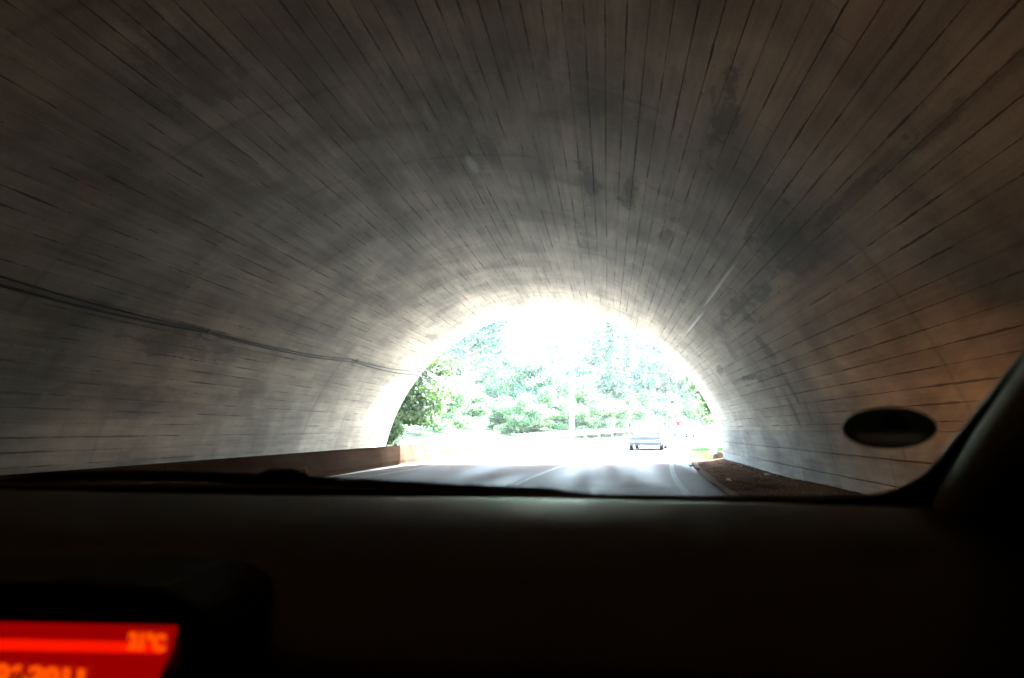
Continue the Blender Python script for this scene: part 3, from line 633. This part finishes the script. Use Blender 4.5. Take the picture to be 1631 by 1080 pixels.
# ------------------------------------------------------------------ people
def skin(name, joints, bones, m, parent, sub=1, loc=None):
    me = bpy.data.meshes.new(name); me.from_pydata([j[:3] for j in joints], bones, []); me.materials.append(m)
    o = bpy.data.objects.new(name, me); C.objects.link(o)
    if parent: o.parent = parent
    sk = o.modifiers.new('skin', 'SKIN'); sk.use_smooth_shade = True
    for i, j in enumerate(joints): me.skin_vertices[0].data[i].radius = (j[3], j[4] if len(j) > 4 else j[3])
    me.skin_vertices[0].data[0].use_root = True
    s = o.modifiers.new('sub', 'SUBSURF'); s.levels = s.render_levels = sub; return o
M_skin = mat('skin', (.5, .3, .22), .6); M_jean = mat('denim', (.10, .14, .22), .9); M_hair = mat('hair', (.05, .035, .025), .8)
def person(loc, rz, top, label, arm=0.):
    r = thing('person', loc, label, 'person', None, rz)
    J = [(0, 0, .96, .13, .10), (0, 0, 1.12, .12, .09), (0, 0, 1.32, .16, .10), (0, 0, 1.46, .07, .06), (0, 0, 1.54, .05, .05), (0, .01, 1.63, .085, .095), (0, .01, 1.72, .07, .08),
         (-.18, 0, 1.41, .055), (-.25, -.02, 1.16, .042), (-.24 - arm * .1, .12 + arm * .2, .98 + arm * .35, .035), (-.24, .17, .93 + arm * .4, .03),
         (.18, 0, 1.41, .055), (.25, -.02, 1.16, .042), (.25, .08, .93, .035), (.25, .11, .85, .03),
         (-.10, 0, .88, .09), (-.11, .02, .50, .06), (-.12, -.02, .09, .042), (-.12, .12, .04, .035), (.10, 0, .88, .09), (.12, .05, .50, .06), (.14, .02, .09, .042), (.15, .16, .04, .035)]
    B = [(0, 1), (1, 2), (2, 3), (3, 4), (4, 5), (5, 6), (2, 7), (7, 8), (8, 9), (9, 10), (2, 11), (11, 12), (12, 13), (13, 14), (0, 15), (15, 16), (16, 17), (17, 18), (0, 19), (19, 20), (20, 21), (21, 22)]
    skin('body', J, B, M_skin, r)
    J2 = [(0, 0, .93, .155, .12), (0, 0, 1.12, .14, .11), (0, 0, 1.32, .18, .12), (0, 0, 1.45, .085, .075), (-.18, 0, 1.41, .075), (-.235, -.015, 1.22, .062), (.18, 0, 1.41, .075), (.235, -.015, 1.22, .062)]
    skin('shirt', J2, [(0, 1), (1, 2), (2, 3), (2, 4), (4, 5), (2, 6), (6, 7)], top, r)
    J3 = [(0, 0, .98, .15, .12), (-.10, 0, .88, .105), (-.11, .02, .50, .078), (-.12, -.02, .12, .066), (.10, 0, .88, .105), (.12, .05, .50, .078), (.14, .02, .12, .066)]
    skin('trousers', J3, [(0, 1), (1, 2), (2, 3), (0, 4), (4, 5), (5, 6)], M_jean, r)
    bm = bmesh.new(); bmesh.ops.create_icosphere(bm, subdivisions=2, radius=.115, matrix=Matrix.Translation((0, -.005, 1.70)) @ Matrix.Diagonal((.9, 1.05, .75, 1))); bmobj('hair', bm, M_hair, r, True)
    return r
q = P(1081, 684, 63.6); person((q.x, 63.6, rise(63.6)), math.radians(150), mat('red_shirt', (.22, .0, .004), .9, spec=.1), 'person in a red shirt standing beside the pale parked car', .6)
q = P(1071, 684, 66); person((q.x, 66, rise(66)), math.radians(-40), mat('pale_blue_shirt', (.05, .08, .14), .9, spec=.1), 'person in a blue top standing left of the one in red')

# ------------------------------------------------------------------ guard rail, poles, sign
rail = thing('guard_rail', (-6.9 + off(44), 44, rise(44)), 'pale steel guard rail curving along the far side of the road', 'guard rail')
def rp(y, dx, z): return Vector((-6.9 + off(y) + dx, y, rise(y) + z)) - rail.location
bm = bmesh.new(); pf = [(0, .75), (.035, .72), (.035, .67), (0, .62), (0, .57), (.035, .52), (.035, .47), (0, .44)]; prev = None
for i in range(0, 60):
    y = 40 + i * 1.3; row = [bm.verts.new(rp(y, dx, z)) for dx, z in pf]
    if prev:
        for k in range(7): bm.faces.new((prev[k], prev[k + 1], row[k + 1], row[k]))
    prev = row
bo = bmobj('rail_beam', bm, M_steel, rail); mod = bo.modifiers.new('s', 'SOLIDIFY'); mod.thickness = .006
for i in range(20):
    y = 40.5 + i * 4; bm = bmesh.new(); box(bm, (0, 0, 0), (.08, .12, .95)); o = bmobj('rail_post', bm, M_steel, rail); o.location = rp(y, -.07, .28)
def pole(px, y, r, h, label, m=M_pole, arm=True, name='utility_pole', cat='pole'):
    q = P(px, 684, y); t_ = thing(name, (q.x, y, terr(q.x, y) - .1), label, cat)
    tubeo('shaft', [Vector((0, 0, 0)), Vector((0, 0, h * .5)), Vector((0, 0, h))], [r, r * .85, r * .7], m, t_, n=12)
    if arm:
        boxo('crossarm', (0, 0, h - .7), (1.8, .1, .12), m, t_)
        for s in (-.7, 0, .7): tubeo('insulator', [Vector((s, 0, h - .64)), Vector((s, 0, h - .45))], .045, M_steel, t_, n=8)
    return t_
pole(911, 60, .19, 6.6, 'thick pale pole behind the guard rail, left of the tall conifer', arm=False, name='pole')
pole(1007, 74, .085, 4.6, 'thin pale pole rising just left of the silver car roof', arm=False, name='pole')
pole(1062, 80, .08, 3.2, 'short thin grey pole among the shrubs right of the silver car', M_steel, False, 'pole')
q = P(1134, 684, 78); sg = thing('road_sign', (q.x, 78, terr(q.x, 78)), 'small square white road sign on a post at the right edge of the view', 'sign')
tubeo('sign_post', [Vector((0, 0, 0)), Vector((0, 0, 2.0))], .03, M_steel, sg); boxo('sign_panel', (0, -.045, 1.85), (.42, .02, .38), M_white, sg, bev=.005)

# ------------------------------------------------------------------ vegetation
def leafmesh(name, centers, size, m, parent=None, up=.3, asp=1.6):
    n = len(centers); c = np.asarray(centers); nn = rng.normal(size=(n, 3)); nn[:, 2] += up; nn /= np.linalg.norm(nn, axis=1)[:, None]
    a = np.cross(nn, rng.normal(size=(n, 3))); a /= np.linalg.norm(a, axis=1)[:, None]; b = np.cross(nn, a)
    s = size * rng.uniform(.6, 1.35, n)[:, None]; a = a * s * asp / 2; b = b * s / 2
    v = np.stack([c - a, c + b * .9 - a * .1, c + a, c - b * .9 - a * .1], 1).reshape(-1, 3)
    me = bpy.data.meshes.new(name); me.vertices.add(4 * n); me.vertices.foreach_set('co', v.ravel()); me.loops.add(4 * n); me.loops.foreach_set('vertex_index', np.arange(4 * n)); me.polygons.add(n); me.polygons.foreach_set('loop_start', np.arange(n) * 4)
    me.update(); me.validate(); me.materials.append(m)
    o = bpy.data.objects.new(name, me); C.objects.link(o)
    if parent: o.parent = parent
    return o
def broad(name, h, rad, m, label, n=7000, leaf=.2, low=.25, group=None, shrub=False, dens=60):
    t_ = thing(name, (0, 0, 0), label, 'shrub' if shrub else 'tree', group)
    bm = bmesh.new(); top = h * .8; lean = random.uniform(-.04, .04)
    tr_ = [Vector((lean * z + .06 * math.sin(z), .05 * math.cos(z * 1.3), z)) for z in np.linspace(-.3, top, 7)]
    r0 = h * (.012 if shrub else .022); tube(bm, tr_, [r0 * (1 - .8 * i / 6) for i in range(7)], 7)
    cl = []
    for k in range(int(10 + h * 1.6)):
        z0 = h * random.uniform(low * .8, .8); a = random.uniform(0, 6.283); u = (z0 / h - low) / (1 - low); rr = rad * random.uniform(.55, 1.0) * math.sqrt(max(.08, 1 - (2 * max(u, 0) - .75) ** 2 / 1.9))
        st_ = Vector((lean * z0, 0, z0)); en = st_ + Vector((math.cos(a) * rr, math.sin(a) * rr, rr * random.uniform(.1, .5)))
        md = st_.lerp(en, .5) + Vector((0, 0, .1 * rr)); tube(bm, [st_, md, en], [r0 * .4, r0 * .25, r0 * .08], 5)
        for q_, sc in ((en, .34), (md, .3), (st_.lerp(en, .75), .3)): cl.append((q_, rad * sc * random.uniform(.7, 1.1)))
    cl.append((Vector((0, 0, h * .93)), rad * .3)); cl.append((Vector((0, 0, h * .85)), rad * .35))
    bmobj('trunk', bm, M_bark, t_, True)
    w = np.array([r_ ** 2 for _, r_ in cl]); idx = rng.choice(len(cl), n, p=w / w.sum()); cc = np.array([tuple(q_) for q_, _ in cl])[idx]; rr = np.array([r_ for _, r_ in cl])[idx]
    d = rng.normal(size=(n, 3)); d /= np.linalg.norm(d, axis=1)[:, None]; d *= (rng.uniform(.25, 1, n) ** .6)[:, None] * rr[:, None]; d[:, 2] *= .62
    leafmesh('crown', cc + d, leaf, m, t_); return t_
def conifer(name, h, rad, m, label, leaf=.2, low=.12, group=None, gap=.0, per=26):
    t_ = thing(name, (0, 0, 0), label, 'tree', group); bm = bmesh.new(); r0 = h * .016
    tube(bm, [Vector((0, 0, -.3)), Vector((.03, 0, h * .5)), Vector((0, 0, h))], [r0, r0 * .6, .015], 7); pts = []
    z = h * low
    while z < h * .98:
        u = (z - h * low) / (h * (1 - low)); R_ = rad * (1 - u) ** .8 * random.uniform(.75, 1.15) + .12
        k = random.randint(4, 6); a0 = random.random() * 6.28
        for i in range(k):
            if random.random() < gap: continue
            a = a0 + i * 6.283 / k + random.uniform(-.3, .3); L_ = R_ * random.uniform(.6, 1.1); dr = random.uniform(.1, .38)
            e = Vector((math.cos(a) * L_, math.sin(a) * L_, z - dr * L_)); tube(bm, [Vector((0, 0, z)), Vector((e.x * .5, e.y * .5, z - dr * L_ * .3)), e], [r0 * .28, r0 * .18, .006], 4)
            nn_ = int(per * L_ / rad * 1.4) + 6
            for _ in range(nn_):
                s = random.random() ** .7; sp = .26 * L_ * (1 - s * .6); pts.append((e.x * s + random.gauss(0, sp * .45), e.y * s + random.gauss(0, sp * .45), z - dr * L_ * s ** 1.4 - abs(random.gauss(0, .10)) + random.gauss(0, .05)))
        z += h * random.uniform(.022, .04)
    pts += [(random.gauss(0, .06), random.gauss(0, .06), h * (1 - random.random() * .06)) for _ in range(30)]
    bmobj('trunk', bm, M_bark, t_, True); leafmesh('crown', pts, leaf, m, t_, up=.6, asp=2.2); return t_
def place(t_, px, y, rz=0, s=1, dz=0.):
    q = P(px, 684, y); t_.location = (q.x, y, terr(q.x, y) + dz); t_.rotation_euler.z = rz; t_.scale = (s, s, s); return t_
def copy_tree(src, px, y, rz, s, label, group=None, name=None):
    r = src.copy(); C.objects.link(r)
    if name: r.name = name
    for ch in src.children: c = ch.copy(); C.objects.link(c); c.parent = r
    r['label'] = label
    if group: r['group'] = group
    elif 'group' in r: del r['group']
    return place(r, px, y, rz, s)
T_near = place(broad('broadleaf_tree', 7.2, 3.5, M_leafN, 'dark green leafy tree close outside the left edge of the tunnel mouth', 17000, .17, .02), 616, 41, 1, 1., -.4)
T_wisp = place(broad('broadleaf_tree', 15, 4.5, M_leafD, 'tall loose pale green tree high above the road left of centre', 3400, .3, .3), 752, 84, 2)
T_mid = place(broad('broadleaf_tree', 6.8, 4.0, M_leafA, 'rounded green tree left of the thick pale pole', 13000, .19, .04), 858, 72, .5)
T_con = place(conifer('conifer_tree', 13.0, 2.3, M_leafC, 'tall dark conifer right of the thick pale pole', .19, .12, None, .12, 60), 977, 73, .4)
T_con2 = place(conifer('conifer_tree', 14, 2.1, M_leafD, 'pale narrow conifer behind and right of the tall dark one', .2, .1, None, .2, 50), 1030, 88, 1)
T_blue = place(broad('broadleaf_tree', 8.6, 2.7, M_leafD, 'dense blue green tree behind the silver car', 11000, .2, .1), 1030, 79, 1.3)
T_shr = place(broad('shrub', 3.6, 2.3, M_leafB, 'yellow green shrub behind the guard rail right of the thick pole', 6500, .15, .0, None, True), 950, 66, 0)
copy_tree(T_shr, 1000, 73, 2, .95, 'bright shrub behind the thin pale pole'); copy_tree(T_shr, 805, 66, 1, .8, 'low bright shrub at the left end of the guard rail', None)
copy_tree(T_shr, 1058, 82, 4, 1.0, 'shrub right of the silver car roof'); copy_tree(T_shr, 905, 64, 5, .8, 'small shrub at the foot of the thick pale pole')
copy_tree(T_shr, 1092, 92, 3, 1.25, 'shrub behind the person in red'); copy_tree(T_shr, 735, 62, 3.3, 1.0, 'low shrub left of the guard rail end in the pale clearing')
for px_, y_, s_, lb in ((835, 63, .9, 'second shrub behind the near part of the guard rail'), (872, 67, 1.15, 'shrub at the foot of the rounded green tree'), (975, 69, .9, 'low shrub under the tall dark conifer'), (1025, 77, 1.1, 'shrub directly behind the silver car roof'), (700, 55, 1.0, 'low shrub between the dark near tree and the clearing'), (668, 50, .9, 'low shrub at the foot of the dark near tree'), (930, 75, 1.5, 'tall shrub right of the thick pale pole')):
    copy_tree(T_shr, px_, y_, random.uniform(0, 6), s_, lb)
copy_tree(T_mid, 925, 84, 2.2, 1.0, 'green tree partly hidden behind the thick pale pole'); copy_tree(T_mid, 1070, 93, 3.2, 1.15, 'green tree above the person in pale blue')
copy_tree(T_mid, 800, 86, 4.2, 1.0, 'green tree left of the rounded one in the pale middle distance')
copy_tree(T_con, 1125, 112, 2.1, .75, 'dark conifer behind the small white road sign'); copy_tree(T_blue, 1112, 100, 2.1, 1.2, 'blue green tree left of the small white road sign')
copy_tree(T_con2, 1075, 105, 2.5, 1.1, 'narrow conifer above the parked car')
copy_tree(T_near, 1243, 41.5, 1.1, 1.15, 'leafy tree outside the right side of the mouth, its branch tips reaching into view')
copy_tree(T_wisp, 742, 70, 4, 1.0, 'tall loose tree with open crown left of the pale sky gap')
for px_, y_, s_, lb in ((952, 86, .95, 'conifer just left of the tall dark one'), (1002, 84, .9, 'conifer rising above the thin pale pole'), (1058, 90, 1.0, 'conifer between the silver car and the person in blue'), (1088, 96, .95, 'conifer above the person in red'), (1040, 104, 1.2, 'tall conifer far behind the silver car')):
    copy_tree(T_con, px_, y_, random.uniform(0, 6), s_, lb)
# forest on the slope beyond
srcs = [T_wisp, T_mid, T_con, T_con2, T_blue]; k = 0
for row, y in enumerate((100, 112, 126, 142)):
    for px in range(600 + row * 13, 1180, 38 - row * 2):
        s_ = random.choice(srcs); q = P(px, 684, y)
        if abs(off(y) - .5 - q.x) < 9: continue
        if (770 < px < 925 or 690 < px < 790) and row < 3: continue
        copy_tree(s_, px + random.uniform(-10, 10), y + random.uniform(-5, 5), random.uniform(0, 6), random.uniform(.8, 1.25) * (1.0 if s_ in (T_wisp, T_con, T_con2) else 1.3), 'pale sunlit tree in the forest on the far slope', 'trees on the far slope'); k += 1
# grass strip outside the right foot of the mouth
vs = []; fs = []
for _ in range(15000):
    y = random.uniform(30.2, 40); u = random.random() ** .6; x0 = 2.7 + off(y) - off(30) + .2 * random.random(); x = x0 + u * 3.2; h = random.uniform(.1, .2) + .22 * u * random.random(); a = random.uniform(0, 6.28); w = .018; lx, ly = random.gauss(0, .05), random.gauss(0, .05)
    z = terr(x, y) - .03; b = len(vs); vs += [(x - w * math.cos(a), y - w * math.sin(a), z), (x + w * math.cos(a), y + w * math.sin(a), z), (x + lx, y + ly, z + h)]; fs.append((b, b + 1, b + 2))
tag(mesh('grass', vs, fs, M_grass), 'bright green grass strip outside the right foot of the tunnel mouth', 'grass', kind='stuff')

# ------------------------------------------------------------------ sunlit summer haze, scatter also set to imitate glare around the mouth
bm = bmesh.new(); box(bm, (0, 300, 48), (1240, 1240, 100)); hz = bmobj('haze', bm, None); tag(hz, 'thin bright summer haze in the air, also standing in for glare', 'haze', kind='stuff')
hm = bpy.data.materials.new('haze_air'); hm.use_nodes = True; hn = hm.node_tree; hn.nodes.clear()
pv = hn.nodes.new('ShaderNodeVolumePrincipled'); pv.inputs['Color'].default_value = (.95, .98, 1, 1); pv.inputs['Density'].default_value = HAZE; pv.inputs['Anisotropy'].default_value = .86
oo = hn.nodes.new('ShaderNodeOutputMaterial'); hn.links.new(pv.outputs[0], oo.inputs['Volume']); hz.data.materials.append(hm)
